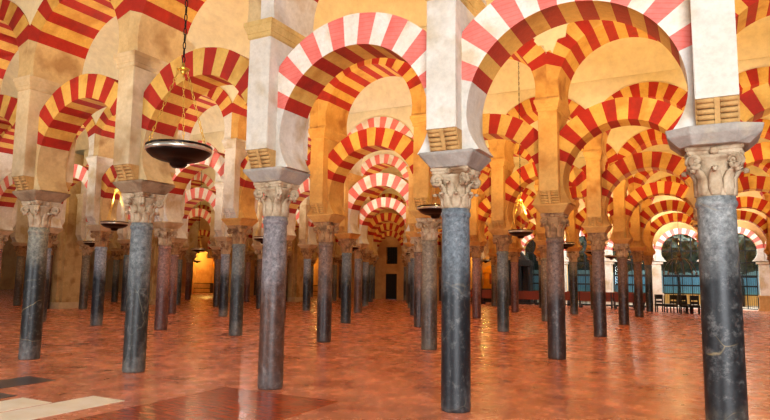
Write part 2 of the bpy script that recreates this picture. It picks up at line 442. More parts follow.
DESC = {'grey_green':'grey green column shaft, black and veined below','blue_black':'blue grey column shaft turning black below','speckled':'speckled dark grey column shaft',
 'purple':'purple grey column shaft turning brown below','dark_vein':'grey column shaft, black with a pale vein below','red':'dark red brown column shaft','rose':'rose coloured column shaft',
 'olive':'olive grey column shaft','blue':'pale blue grey column shaft, black below'}
SPECIAL = {(0,-3):'grey column with black veined lower half, nearest the left edge beside the inlaid floor slabs',
 (0,-2):'speckled black and grey column just left below the large hanging lamp',
 (0,-1):'purple grey column, brown below, standing at the edge of the dark glossy floor panel',
 (0,0):'large blue black column in the middle foreground with a pale scratch near its foot',
 (0,1):'largest column at the right, grey above and black with a pale crack below',
 (1,-1):'olive grey column close behind the left side of the middle foreground column',
 (1,0):'dark red brown column half way between the two largest columns'}
JR = {0:(-4,2), 1:(-7,3), 2:(-11,4), 3:(-13,4), 4:(-14,5), 5:(-15,5), 6:(-15,4)}
def posx(j, i=9): return S*j + (.65 if j <= -9 else 0) + (.085 if (i == 0 and j >= 1) else 0)
grid = {}
for i in range(7):
    js = [j for j in range(JR[i][0], JR[i][1]+1) if -130 < px(posx(j), D*i)[0] < 950]
    grid[i] = js
for i in range(6):
    vis = [j for j in grid[i] if -15 < px(posx(j), D*i, 2)[0] < 785]
    for j in grid[i]:
        if j == -9 and i in (2, 3, 4): continue
        sh = COLS.get((i, j)) or (['red','blue_black','rose','speckled','olive','blue'][(i*5+j*3) % 6])
        if (i, j) in SPECIAL: lab = SPECIAL[i, j]
        elif j in vis: lab = '%s, %s from the left in the %s' % (DESC[sh], ORD[vis.index(j)], ROWN[i])
        else: lab = '%s column in the %s, %s past the %s edge' % (sh.replace('_', ' '), ROWN[i], ORD[abs(j-(vis[0] if j < vis[0] else vis[-1]))-1], 'left' if j < vis[0] else 'right')
        white = i == 0 and j >= -1
        pb_ = M['pier_ochre'] if j >= -3 else M['pier']
        g = None if i == 0 else 'columns of the '+ROWN[i]
        col_ = make_column(posx(j, i)-(.045 if (i, j) == (0, 1) else 0), D*i, sh, (i+j) % 2, M['capital'] if i == 0 or (i*7+j) % 3 == 0 else M['capital_dark'], M['cornice_grey'] if white else (M['impost_brown'] if i == 0 else pb_), lab, g or 'columns of the front arcade')
        if (i, j) == (0, 1): col_.scale = (1.05, 1.05, 1)
        where = ('above the '+ORD[vis.index(j)]+' column from the left') if j in vis else 'above the column %s past the %s edge' % (ORD[abs(j-(vis[0] if j < vis[0] else vis[-1]))-1], 'left' if j < vis[0] else 'right')
        pb = M['pier_white'] if white or (i == 1 and j <= -3) or (i == 2 and j <= -4) else (M['pier_ochre'] if i > 0 and j >= -3 else M['pier'])
        make_pier(posx(j, i), D*i, pb, M['cornice'] if i == 0 and j >= -1 else pb, ('limewashed' if pb is M['pier_white'] else 'tan stone')+' pier %s, %s' % (where, ROWN[i]), 'piers of the '+ROWN[i])
        if j+1 in grid[i] and not j == -9 and not (j == -10 and i in (2, 3, 4)):
            xm = (posx(j, i)+posx(j+1, i))/2
            kind = 'fade' if (i == 0 and j >= -1) or (i in (2,3) and j <= -3) else 'warm'
            if i == 1 and j in (-4, -6, -7): kind = 'fade'
            spm = M['springer_white'] if kind == 'fade' or white else (M['springer_ochre'] if i > 0 and j >= -3 else M['springer'])
            a = ORD[vis.index(j)] if j in vis else None
            if a: w = 'right of the %s column from left, %s' % (a, ROWN[i])
            else:
                w = '%s end of the %s, %s span past edge' % ('left' if j < vis[0] else 'right', ROWN[i], ORD[abs(j-(vis[0] if j < vis[0] else vis[-1]))-1])
            aa = make_lower(xm, D*i, kind, spm, ('pink and white lower arch ' if kind == 'fade' else 'red and ochre lower arch ')+w, 'lower arches of the '+ROWN[i])
            ab_ = make_upper(xm, D*i, 'fade' if (i in (2,3) and j <= -3) else 'warm', M['springer_white'] if white else spm, 'upper round arch '+w, 'upper arches of the '+ROWN[i])
            if i == 0 and j == 0: aa.scale.x = (HS-PX+.0425)/(HS-PX); ab_.scale.x = (HS+.0425)/HS

pr_ = [o for o in C.objects if o.name.startswith('upper_arch') and (o.location - Vector((HS, D, 0))).length < .1][0]
b = bmesh.new(); poly = [(-.28,6.83),(-.19,6.97),(.05,7.06),(.31,7.13),(.43,7.06),(.39,6.82),(.22,6.79),(.15,6.62),(.11,6.50),(.06,6.58),(-.02,6.55),(-.08,6.70),(-.2,6.72)]
loft(b, [[(x-HS+.03, -PY-.04, z) for x, z in poly], [(x-HS+.03, -PY+.0, z) for x, z in poly]])
obj('plaster_remnant', fix(b), pr_, M['vault'])['label'] = 'ragged pale plaster patch'
# ------------------------------------------------------------------ floor
def floor_mat():
    m, nt, bs = newmat('polished_terracotta_stone'); v = coords(nt, False)
    br = nt.nodes.new('ShaderNodeTexBrick'); nt.links.new(v, br.inputs['Vector'])
    br.inputs['Scale'].default_value = 1.; br.inputs['Brick Width'].default_value = .9; br.inputs['Row Height'].default_value = .45
    br.inputs['Mortar Size'].default_value = .005; br.inputs['Mortar Smooth'].default_value = .4; br.inputs['Bias'].default_value = -.2
    br.inputs['Color1'].default_value = srgb(204,126,92); br.inputs['Color2'].default_value = srgb(190,110,78); br.inputs['Mortar'].default_value = srgb(168,94,68)
    n = noise(nt, v, 1.1, 5, .6); n2 = noise(nt, v, 9, 6, .75); n5 = noise(nt, v, 3.4, 4, .6)
    g = ramp(nt, [(.34, srgb(206,176,166)), (.5, (.95,.95,.95,1)), (.66, (1.35,1.33,1.3,1))], n.outputs[0])
    c = mix(nt, .9, br.outputs[0], g.outputs[0], 'MULTIPLY')
    g2 = ramp(nt, [(.3, (.74,.72,.7,1)), (.5, (1,1,1,1)), (.7, (1.22,1.22,1.22,1))], n5.outputs[0])
    c = mix(nt, .8, c, g2.outputs[0], 'MULTIPLY')
    nt.links.new(c, bs.inputs['Base Color'])
    rr = ramp(nt, [(.35, (.2,.2,.2,1)), (.65, (.32,.32,.32,1))], n5.outputs[0]); nt.links.new(rr.outputs[0], bs.inputs['Roughness'])
    ad = nt.nodes.new('ShaderNodeMath'); ad.operation = 'MULTIPLY_ADD'; ad.inputs[1].default_value = .35; nt.links.new(n2.outputs[0], ad.inputs[0]); nt.links.new(n5.outputs[0], ad.inputs[2])
    bump(nt, bs, ad.outputs[0], .1, .02)
    return m
FL = floor_mat()
b = bmesh.new(); box(b, -62, 30, -16, 35.8, -.2, 0); tag(obj('floor', fix(b), None, FL), 'polished reddish stone slab floor', kind='structure')
def slab(name, x0, x1, y0, y1, mat, label, cat='floor slab', z=.006):
    b = bmesh.new(); box(b, x0, x1, y0, y1, -.01, z)
    bmesh.ops.bevel(b, geom=[e for e in b.edges if e.verts[0].co.z > 0 and e.verts[1].co.z > 0], offset=.003, segments=1, affect='EDGES')
    o = obj(name, fix(b), None, mat); return tag(o, label, cat)
def glossy(name, c1, c2, rough, sc=6., stretch=(1,6,1)):
    m, nt, bs = newmat(name); v = coords(nt, False)
    mp = nt.nodes.new('ShaderNodeMapping'); mp.inputs['Scale'].default_value = stretch; nt.links.new(v, mp.inputs[0])
    n = noise(nt, mp.outputs[0], sc*.3, 6, .65); r = ramp(nt, [(.3, c1), (.7, c2)], n.outputs[0]); nt.links.new(r.outputs[0], bs.inputs['Base Color'])
    bs.inputs['Roughness'].default_value = rough; n2 = noise(nt, mp.outputs[0], 1.6, 4); bump(nt, bs, n2.outputs[0], .15, .02); return m
slab('floor_panel', -3.56, -1.55, -3.6, -.32, glossy('dark_polished_panel', srgb(196,84,34), srgb(96,34,14), .2, 10, (1,9,1)), 'dark glossy red brown floor panel in front of the purple grey column', 'floor panel')
W1 = glossy('white_marble_slab', srgb(246,240,222), srgb(226,212,180), .45, 9, (1,1,1)); DK = glossy('slate_slab', srgb(48,44,48), srgb(74,64,64), .3, 9, (1,1,1))
slab('grave_slab', -4.60, -3.97, -3.6, -1.75, W1, 'longer white marble slab set in the floor, next to the glossy panel', 'floor slab')
slab('grave_slab', -5.27, -4.65, -3.9, -2.31, W1, 'white marble slab set in the floor at the left edge, left of the longer one', 'floor slab')
slab('grave_slab', -6.87, -6.17, -3.0, -1.24, DK, 'larger dark slate slab set in the floor at the left edge', 'floor slab')
slab('grave_slab', -5.98, -5.46, -3.6, -2.27, DK, 'small dark slate slab between the larger dark slab and the white slabs', 'floor slab')

# ------------------------------------------------------------------ vaults
def vault(i):
    b = bmesh.new(); y0, y1 = D*i+.5, D*(i+1)-.5
    jx0, jx1 = -16, 6
    NY = 20; NX = (jx1-jx0)*12
    g = []
    for a in range(NX+1):
        x = (jx0+(jx1-jx0)*a/NX)*S; u = ((x/S) % 1)*2-1
        row = []
        for c in range(NY+1):
            y = y0+(y1-y0)*c/NY; v = 2*c/NY-1
            h1 = 7.7+1.5*math.sqrt(max(0, 1-v*v)); h2 = 7.55+.95*math.sqrt(max(0, 1-u*u))
            row.append(b.verts.new((x, y, h1)))
        g.append(row)
    for a in range(NX):
        for c in range(NY):
            f = b.faces.new((g[a][c], g[a][c+1], g[a+1][c+1], g[a+1][c])); f.smooth = True
    o = obj('ceiling', b, None, M['vault']); tag(o, kind='structure')
    md = o.modifiers.new('thickness', 'SOLIDIFY'); md.thickness = .12; md.offset = 1
    return o
for i in range(-1, 6): vault(i)

# ------------------------------------------------------------------ far wall with arches, door, niches, grilles
YW = D*6
WL = M['wall']
def wall_bay(b, x0, x1, hole=None, z1=8.7, y0=YW+.05, y1=YW+.5):
    if not hole: box(b, x0, x1, y0, y1, 0, z1); return
    for k in hole: pass
b = bmesh.new()
wx0, wx1 = -62, 30
openings = []   # (x0,x1,z0,z1)
DX = -19.22
openings += [(DX-.5, DX+.5, 0, 2.0), (DX-.48, DX+.52, 2.78, 4.12)]
for k in range(-3, 3): openings.append((S*(k)+.25, S*(k+1)-.25, 0, 4.8))     # arched openings, closed above by the arch ring
openings += [(-40.6, -37.9, 0, 3.9), (-27.5, -25.4, 0, 3.4), (-12.6, -11.0, 0, 3.3)]
xs = sorted({wx0, wx1, *[o[0] for o in openings], *[o[1] for o in openings]})
for xa, xb in zip(xs, xs[1:]):
    xm = (xa+xb)/2; hs = sorted([(o[2], o[3]) for o in openings if o[0] < xm < o[1]]); z = 0
    for h in hs:
        if h[0] > z: box(b, xa, xb, YW+.1, YW+.55, z, h[0])
        z = h[1]
    box(b, xa, xb, YW+.1, YW+.55, z, 8.8)
tag(obj('wall_far', fix(b), None, WL), 'ochre plaster far wall', kind='structure')
b = bmesh.new(); box(b, -62.4, -62, -16, 36, 0, 8.8); tag(obj('wall_left', b, None, WL), kind='structure')
b = bmesh.new(); box(b, 30, 30.4, -16, 36, 0, 8.8); tag(obj('wall_right', b, None, WL), kind='structure')
# wall arches: the same lower arches against the wall, on columns (dark wall) or on white pillars (window side)
for j in range(-15, 4):
    x = S*j
    if j == -14: continue
    if -3 <= j <= 3:
        t = thing('white_pillar', ['','white pillar at the left end of the grilled windows','white pillar between grilled windows, left of the chairs','white pillar between the second and third grilled window from the left','white pillar left of the window behind the black chairs','white pillar between the two arched windows at the right','white pillar with carved reddish base at the right edge','white pillar beyond the right edge'][j+4], 'pillar', (x, YW, 0), 0, 'white pillars on the far wall')
        q = bmesh.new(); box(q, -.30, .30, -.38, .06, .9, 2.76); box(q, -.42, .42, -.44, .08, 2.76, 2.885); obj('pillar_shaft', fix(q), t, M['pier_white'])
        q = bmesh.new(); box(q, -.42, .42, -.46, .08, 0, .12); box(q, -.36, .36, -.4, .06, .12, .78); box(q, -.4, .4, -.44, .08, .78, .9)
        obj('pillar_base', fix(q), t, M['modillion'] if j >= 2 else M['pier_white'])
    elif j > -13 :
        make_column(x, YW-.25, ['speckled','red','blue_black'][j % 3], j % 2, M['capital_dark'], M['pier'], '%s column against the far wall, %s from the dark door towards %s' % (['speckled grey','red brown','blue black'][j % 3], ORD[(-7-j) if j <= -7 else (j+6)], 'the left' if j <= -7 else 'the right'), 'columns against the far wall')
    if -13 <= j < 3:
        xm = x+HS; win = j >= -3
        nmw = 'pale pink and white wall arch over a grilled window, %s from the right' % ORD[2-j] if win else 'red and ochre wall arch on the far wall, %s' % ('over the dark door' if j == -7 else '%s span %s of the door' % (ORD[abs(j+7)-1], 'left' if j < -7 else 'right'))
        (make_window_arch if win else make_lower)(xm, YW-.21, 'fade' if win or j == -13 else 'warm', M['springer_white'] if win else M['springer'], nmw, 'arches on the far wall')
# wall over the window arches is closed down to the extrados
b = bmesh.new()
for k in range(-3, 3):
    n = 28; xm = S*k+HS; low = []
    for q in range(n+1):
        a = math.radians(12+(156)*q/n); low.append((xm+1.3*math.cos(a), 3.5+1.3*math.sin(a)))
    lz = [(x, z) for x, z in low]
    loft(b, [[(x, YW+.12, min(z, 8)), (x, YW+.12, 8), (x, YW+.4, 8), (x, YW+.4, min(z, 8))] for x, z in lz])
tag(obj('wall_far_lunettes', fix(b), None, WL), kind='structure')
# cornice band above the wall
M['iron'] = plain('wrought_iron', srgb(18,20,22), .5, .3)
M['wood_dark'] = plain('dark_wood', srgb(40,22,14), .55)
M['wood_red'] = plain('red_brown_wood', srgb(136,58,26), .45)
M['gold'] = plain('gilded_altar', srgb(232,160,36), .35, .5)
M['black'] = plain('near_black_timber', srgb(10,9,9), .6)
# door
t = thing('wooden_door', 'dark wooden door at the end of the central row of nested arches', 'door', (DX, YW+.2, 0))
q = bmesh.new(); box(q, -.46, .46, 0, .06, .02, 1.96)
for zz in (.15, .8, 1.4):
    for xx in (-.4, .04): box(q, xx, xx+.36, -.02, 0, zz, zz+.48)
obj('door_leaf', fix(q), t, M['black'])
q = bmesh.new(); box(q, -.5, -.44, -.05, .1, 0, 2.); box(q, .44, .5, -.05, .1, 0, 2.); box(q, -.5, .5, -.05, .1, 1.95, 2.); obj('door_frame', fix(q), t, M['wood_dark'])
t = thing('dark_window', 'dark square window with iron bars above the wooden door', 'window', (DX+.02, YW+.2, 2.78))
q = bmesh.new(); box(q, -.5, .5, .1, .12, 0, 1.34); obj('window_pane', fix(q), t, M['black'])
q = bmesh.new()
for k in range(5): tube(q, [(-.4+.2*k, .02, 0), (-.4+.2*k, .02, 1.34)], .012, 6)
for k in range(3): tube(q, [(-.5, .02, .3+.37*k), (.5, .02, .3+.37*k)], .012, 6)
obj('window_bars', fix(q), t, M['iron'])

# lit chapels behind the openings
def chapel(x0, x1, h, label, depth=2.2, rail=.95):
    w = x1-x0; xc = (x0+x1)/2
    b = bmesh.new(); y0 = YW+.56; y1 = y0+depth
    for nm, bx in (('wall_chapel_left', (x0-.2, x0, y0, y1, 0, h+.2)), ('wall_chapel_right', (x1, x1+.2, y0, y1, 0, h+.2)), ('wall_chapel_back', (x0-.2, x1+.2, y1, y1+.2, 0, h+.4)), ('ceiling_chapel', (x0-.2, x1+.2, y0, y1, h+.2, h+.4)), ('floor_chapel', (x0-.2, x1+.2, y0+.24, y1, -.2, 0))):
        b = bmesh.new(); box(b, *bx); tag(obj(nm, fix(b), None, M['wall']), kind='structure')
    t = thing('altarpiece', label, 'altarpiece', (xc, y1-.5, 0))
    q = bmesh.new(); box(q, -w*.42, w*.42, 0, .4, 0, .95); obj('altar_table', fix(q), t, M['wood_dark'])
    q = bmesh.new()
    box(q, -w*.4, w*.4, .2, .38, .95, 1.2); box(q, -w*.36, w*.36, .26, .38, 1.2, h*.72)
    for k in range(4): lathe(q, [(.05,1.2),(.06,1.3),(.045,1.8),(.06,h*.62),(.08,h*.66)], 10, cx=-w*.33+w*.22*k, cy=.2)
    box(q, -w*.4, w*.4, .12, .38, h*.66, h*.72)
    n = 12; l = []
    for a in range(n+1):
        an = PI*a/n; l.append((w*.3*math.cos(an), h*.72+w*.22*math.sin(an)))
    loft(q, [[(x, .2, h*.71), (x, .2, z+.001), (x, .36, z+.001), (x, .36, h*.71)] for x, z in l])
    obj('gilded_retable', fix(q), t, M['gold'])
    q = bmesh.new(); box(q, -.22, .22, .18, .26, 1.3, 2.1); obj('painting', fix(q), t, M['wood_red'])
    t = thing('iron_railing', 'black iron railing before the '+label.replace(' of the hall', '').replace('glowing ', '').replace('middle foreground', 'middle'), 'railing', (xc, YW+.3, 0))
    q = bmesh.new()
    for k in range(int(w/.12)+1): tube(q, [(-w/2+.12*k, 0, .05), (-w/2+.12*k, 0, rail)], .012, 5)
    obj('bars', fix(q), t, M['iron']); q = bmesh.new()
    for z in (.08, rail*.5, rail): box(q, -w/2, w/2, -.02, .02, z-.025, z+.025)
    obj('rails', fix(q), t, M['iron'])
    L = bpy.data.lights.new('chapel_lamp', 'POINT'); L.energy = (90 if x0 < -30 else 35)*w; L.color = (1, .66, .16); L.shadow_soft_size = .08
    o = link(bpy.data.objects.new('chapel_lamp', L)); o.location = (xc, YW+.75, h-.25)
chapel(-40.6, -37.9, 3.9, 'gilded altarpiece glowing yellow far back at the left of the hall')
chapel(-27.5, -25.4, 3.4, 'gilded altarpiece seen right of the purple grey column')
chapel(-12.6, -11.0, 3.3, 'gilded altarpiece seen right of the middle foreground column')
# tall dark confessional
t = thing('confessional', 'tall black wooden confessional with reddish curtain against the far wall', 'confessional', (-8.6, YW-1.15, 0), 0)
q = bmesh.new(); box(q, -.85, .85, -.3, .5, 0, .25); obj('plinth', fix(q), t, M['black'])
for x in (-.75, .0, .62):
    q = bmesh.new(); box(q, x, x+.2, -.25, .3, .25, 2.6); lathe(q, [(.07,.3),(.05,.5),(.045,2.3),(.08,2.5)], 10, cx=x+.1, cy=-.28); obj('post', fix(q), t, M['black'])
q = bmesh.new(); box(q, -.9, .9, -.4, .5, 2.6, 2.85); box(q, -.8, .8, -.3, .5, 2.85, 3.0)
loft(q, [[(-.6,-.3,3.),(.6,-.3,3.),(.6,.5,3.),(-.6,.5,3.)],[(-.1,-.1,3.6),(.1,-.1,3.6),(.1,.3,3.6),(-.1,.3,3.6)]]); obj('canopy', fix(q), t, M['black'])
q = bmesh.new()
for k in range(9):
    tube(q, [(-.5+.06*k, .02, .3), (-.5+.06*k, .0, 2.6)], .035, 8)
obj('curtain', fix(q), t, M['wood_red'])
q = bmesh.new(); box(q, -.75, .85, .25, .35, .25, 2.6); obj('back_panel', fix(q), t, M['wood_dark'])

# grilled windows
def glass(name, col, gl):
    m, nt, bs = newmat(name); out = nt.nodes['Material Output']
    tr = nt.nodes.new('ShaderNodeBsdfTransparent'); tr.inputs[0].default_value = col
    gs = nt.nodes.new('ShaderNodeBsdfGlossy'); gs.inputs['Roughness'].default_value = .05
    mx = nt.nodes.new('ShaderNodeMixShader'); mx.inputs[0].default_value = gl
    nt.links.new(tr.outputs[0], mx.inputs[1]); nt.links.new(gs.outputs[0], mx.inputs[2]); nt.links.new(mx.outputs[0], out.inputs[0]); return m
M['glass'] = glass('clear_glass', (.75,.85,.8,1), .06); M['glass_blue'] = glass('blue_glass', (.62,.86,.95,1), .05)
wl = ['grilled arched window at the left end, mostly behind columns','grilled arched window behind the reddish pews, second of the window row','grilled arched window just left of the pillar by the black chairs','grilled arched window behind the black chairs','grilled arched window right of the largest column, near the right edge','grilled arched window beyond the right edge']
for k in range(-3, 3):
    xm = S*k+HS; t = thing('grilled_window', wl[k+3], 'window', (xm, YW+.2, 0), 0, 'grilled windows on the far wall')
    hw = 1.1
    def top(x): return 3.5 + math.sqrt(max(0, 1.2**2-x*x)) - .01
    q = bmesh.new(); n = int(2*hw/.11)
    for a in range(n+1):
        x = -hw+2*hw*a/n; tube(q, [(x, 0, .05), (x, 0, min(top(x), 2.3))], .011, 5)
    obj('grille_bars', fix(q), t, M['iron'])
    q = bmesh.new()
    for x in (-.55, 0, .55): box(q, x-.03, x+.03, .02, .08, .05, top(x))
    for z, w in ((.07, .035), (.9, .03), (1.42, .05), (2.02, .07), (2.85, .03), (3.6, .03)): box(q, -1.12, 1.12, .02, .08, z-w, z+w)
    for x in (-1.12, 1.06): box(q, x, x+.06, .0, .1, 0, 3.3)
    obj('window_frame', fix(q), t, M['iron'])
    q = bmesh.new(); box(q, -1.1, 1.1, .1, .115, .9, 2.0); obj('blue_pane', fix(q), t, M['glass_blue'])['label'] = 'pale blue lower glass'
    q = bmesh.new(); A = [(-1.18, 2.02)] + [(-1.18*math.cos(PI*a/16), 3.5+1.2*math.sin(PI*a/16)) for a in range(17)] + [(1.18, 2.02)]
    loft(q, [[(x, .1, z) for x, z in A], [(x, .112, z) for x, z in A]]); obj('upper_pane', fix(q), t, M['glass'])
# courtyard behind: paving, hedge, low lit wall
b = bmesh.new(); box(b, -12, 30, YW+.55, YW+22, -.2, -.02); tag(obj('ground_courtyard', b, None, stone('courtyard_paving', srgb(200,190,170), srgb(176,160,134), None, 2)), kind='structure')
b = bmesh.new(); box(b, -12, 30, YW+9, YW+9.4, .8, 2.5); tag(obj('wall_courtyard', b, None, stone('courtyard_wall', srgb(150,176,190), srgb(120,150,168), None, 1)), kind='structure')
b = bmesh.new(); box(b, -12, 30, YW+8.8, YW+9.5, 0, .8); tag(obj('wall_courtyard_plinth', b, None, stone('courtyard_plinth', srgb(226,186,110), srgb(200,156,84), None, 1)), kind='structure')
b = bmesh.new(); box(b, -12, 30, YW+9.6, YW+10.4, 0, 10); tag(obj('wall_courtyard_hedge', b, None, stone('ivy_wall', srgb(16,24,15), srgb(8,14,9), srgb(28,38,20), 6, .8)), kind='structure')
leafm = stone('hedge_leaves', srgb(22,32,16), srgb(10,16,9), srgb(40,54,24), 8, .7)
for k in range(6):
    t = thing('courtyard_tree', 'dark green clipped tree behind the glass, %s from the left window' % ORD[k], 'tree', (-7+4*k, YW+6.5, 0), 0, 'trees in the courtyard')
    q = bmesh.new(); tube(q, [(0,0,0),(.05,0,1.2),(0,.05,2.3)], [.13,.1,.09], 8); obj('trunk', fix(q), t, M['wood_dark'])
    q = bmesh.new(); bmesh.ops.create_icosphere(q, subdivisions=4, radius=1.75, matrix=Matrix.Translation((0,0,4.05)))
    for v in q.verts:
        s_ = 1+.12*math.sin(v.co.x*7+k)*math.sin(v.co.y*6)*math.sin(v.co.z*8)+random.uniform(-.06,.06); v.co = Vector((0,0,4.05))+(v.co-Vector((0,0,4.05)))*s_
    obj('crown', fix(q), t, leafm)

# ------------------------------------------------------------------ massive piers at the old wall line on the left
def big_pier(x, y, w, d, label):
    t = thing('wall_pier', label, 'pier', (x, y, 0), 0, 'massive piers at the left')
    b = bmesh.new(); box(b, -w, w, -d, d, .3, 7.6); box(b, -w*.55, w*.55, -d-.14, -d, .3, 7.6); obj('pier_body', fix(b), t, M['springer'])
    b = bmesh.new(); box(b, -w-.08, w+.08, -d-.2, d+.08, 0, .22); box(b, -w-.04, w+.04, -d-.17, d+.04, .22, .3); obj('pier_base', fix(b), t, M['pier'])
    c = make_column(x-.12, y-d-.38, 'red', 1, M['capital_dark'], M['pier'], 'slim dark column attached to the '+label, 'columns at the massive piers')
for n_, (x, y) in enumerate(((-25.1, D*2), (-25.3, D*3), (-25.2, D*4), (-22.2, 26.6))):
    big_pier(x, y, .55, .5, ['massive tan pier between the two leftmost columns','massive tan pier seen left of the rose column','massive tan pier behind the purple grey column','massive tan pier seen just right of the purple grey column'][n_])

# ------------------------------------------------------------------ hanging lamps
M['bronze'] = plain('dark_bronze', srgb(34,22,16), .35, .7); M['rim'] = plain('pale_metal_rim', srgb(214,206,186), .3, .8); M['brass'] = plain('brass_chain', srgb(226,180,80), .3, .8)
M['dull'] = plain('dull_metal', srgb(120,112,100), .5, .6); M['bulb'] = plain('lamp_glass', srgb(255,236,190), .3, 0, (1,.8,.45,1), 3.)
ZL = 2.93
def lamp_proto():
    root = thing('hanging_lamp', '', 'lamp', (0,0,ZL))
    b = bmesh.new(); lathe(b, [(.02,-.17),(.06,-.165),(.085,-.14),(.09,-.115),(.2,-.09),(.27,-.06),(.315,-.02),(.325,.0),(.31,.0),(.26,-.045),(.1,-.08),(.001,-.085)], 40, caps=False); bowl = obj('bowl', fix(b), root, M['bronze'])
    b = bmesh.new(); lathe(b, [(.322,-.005),(.334,0),(.334,.032),(.322,.036),(.31,.034),(.31,-.002)], 40, caps=False); obj('rim', fix(b), bowl, M['rim'])
    b = bmesh.new(); lathe(b, [(.334,.036),(.338,.05),(.33,.062),(.318,.06),(.316,.04)], 40, caps=False); obj('upper_rim', fix(b), bowl, M['bronze'])
    hub = .88
    b = bmesh.new(); lathe(b, [(.01,hub-.05),(.03,hub-.03),(.02,hub-.01),(.06,hub),(.07,hub+.012),(.02,hub+.03),(.012,hub+.08)], 16); obj('hub', fix(b), root, M['brass'])
    for q in range(3):
        b = bmesh.new(); a = 2*PI*q/3+.5
        A = Vector((.045*math.cos(a), .045*math.sin(a), hub)); B = Vector((.32*math.cos(a), .32*math.sin(a), .05))
        n = 18
        for k in range(n):
            p = A.lerp(B, k/n); p2 = A.lerp(B, (k+1.15)/n); d = (p2-p); w = d.cross(Vector((0,0,1))).normalized() if k % 2 else d.cross(d.cross(Vector((0,0,1)))).normalized()
            m = (p+p2)/2; pts = [m+d*.5*math.cos(2*PI*s/8)+w*.012*math.sin(2*PI*s/8) for s in range(8)]
            tube(b, pts, .0042, 5, closed=True)
        o = obj('chain', b, root, M['brass'])
    b = bmesh.new(); n = 60; top = 5.6
    for k in range(n):
        z0 = hub+.07+(top-hub-.07)*k/n; z1 = hub+.07+(top-hub-.07)*(k+1.2)/n; h = (z1-z0)/2
        pts = [((.014*math.sin(2*PI*s/8) if k % 2 else 0), (0 if k % 2 else .014*math.sin(2*PI*s/8)), (z0+z1)/2+h*math.cos(2*PI*s/8)) for s in range(8)]
        tube(b, pts, .006, 5, closed=True)
    obj('suspension_chain', b, root, M['bronze'])
    for q in range(6):
        b = bmesh.new(); a = 2*PI*q/6; lathe(b, [(.006,-.06),(.022,-.05),(.026,-.02),(.016,.02),(.002,.04)], 10, cx=.2*math.cos(a), cy=.2*math.sin(a)); obj('glass_cup', fix(b), bowl, M['bulb'])
    b = bmesh.new(); tube(b, [(0,0,-.085),(0,0,.1)], .008, 6); bmesh.ops.create_icosphere(b, subdivisions=1, radius=.02, matrix=Matrix.Translation((0,0,.1))); obj('finial', fix(b), root, M['bronze'])
    return root
LP = lamp_proto()
LL = {(-1,0):'large dark bowl lamp on chains hanging nearest, at the left','':'' }
LLx = {(0,0):'bowl lamp hanging beside the capital of the middle foreground column',(0,1):'bowl lamp hanging left of the speckled column',(1,0):'bowl lamp hanging left of the dark red brown column',
 (1,1):'bowl lamp hanging behind the purple grey column capital',(1,2):'small bowl lamp above the pale blue grey column at the left',(2,0):'bowl lamp peeping out right of the dark red brown column'}
first = True
warm_pts = []
for i in range(-1, 6):
    for k in range(-1, 5):
        x, y = -1.55-8.874*k, D*(i+.5); q = px(x, y, ZL)
        if not (-25 < q[0] < 795): continue
        o = LP if first else copy_tree(LP); first = False
        if (i, k) == (-1, 0): x -= .38
        o.location = (x, y, ZL)
        o.rotation_euler.z = .35*(k+i)
        o['label'] = LL.get((i, k)) or LLx.get((i, k)) or 'bowl lamp %s deep from the front, %s from the right in its aisle' % (ORD[i+1]+' aisle', ORD[k+1])
        o['group'] = 'hanging bowl lamps'
        warm_pts.append((i, k, x, y))
t = thing('chandelier', 'pale metal chandelier with curved arms hanging before the window behind the black chairs', 'chandelier', (1.68, 26.4, 2.8))
b = bmesh.new(); lathe(b, [(.02,-.1),(.09,-.04),(.05,.0),(.03,.05),(.1,.12),(.12,.18),(.06,.26),(.025,.34),(.02,.6)], 14); obj('stem', fix(b), t, M['dull'])
b = bmesh.new(); tube(b, [(0,0,.6),(0,0,5.3)], .01, 6); obj('suspension_rod', b, t, M['bronze'])
for q in range(6):
    a = q*PI/3+.3; b = bmesh.new(); ca, sa = math.cos(a), math.sin(a)
    tube(b, [(ca*r, sa*r, z) for r, z in ((0,0),(.2,.03),(.42,-.06),(.6,-.25),(.72,-.5),(.76,-.72))], .022, 7); arm = obj('arm', fix(b), t, M['dull'])
    b = bmesh.new(); lathe(b, [(.01,-.8),(.045,-.78),(.05,-.72),(.03,-.66)], 10, cx=ca*.76, cy=sa*.76); obj('lamp_cup', fix(b), arm, M['dull'])
# ------------------------------------------------------------------ pews and chairs
def pew_proto():
    r = thing('church_pew', '', 'pew', (0,0,0)); L = .9
    b = bmesh.new(); box(b, -L, L, .16, .20, .42, .92); box(b, -L, L, .14, .22, .90, .95); obj('backrest', fix(b), r, M['wood_red'])
    b = bmesh.new(); box(b, -L, L, -.24, .18, .41, .45); obj('seat', fix(b), r, M['wood_red'])
    for s in (-1, 1):
        b = bmesh.new(); x0, x1 = (L, L+.05) if s > 0 else (-L-.05, -L)
        pr = [(-.27,0),(.27,0),(.24,.98),(.14,.98),(.12,.66),(-.2,.62),(-.24,.5),(-.2,.4)]
        loft(b, [[(x0, y, z) for y, z in pr], [(x1, y, z) for y, z in pr]]); obj('end_panel', fix(b), r, M['wood_dark'])
    b = bmesh.new(); box(b, -L, L, -.42, -.28, .12, .17); box(b, -L, -L+.06, -.42, -.2, 0, .12); box(b, L-.06, L, -.42, -.2, 0, .12); obj('kneeler', fix(b), r, M['black'])
    return r
PW = pew_proto(); c = 0
for yy, xs_ in ((31.6, (-11.6,-9.5,-7.4,-5.3,-3.2,-1.2)), (33.1, (-10.7,-6.3,-4.2,-2.1))):
    for n_, x in enumerate(xs_):
        o = PW if c == 0 else copy_tree(PW); c += 1
        o.location = (x, yy, 0); o.rotation_euler.z = PI
        o['label'] = 'red brown wooden pew in the %s row before the windows, %s from the left' % ('front' if yy < 33 else 'rear', ORD[n_]); o['group'] = 'wooden pews before the windows'
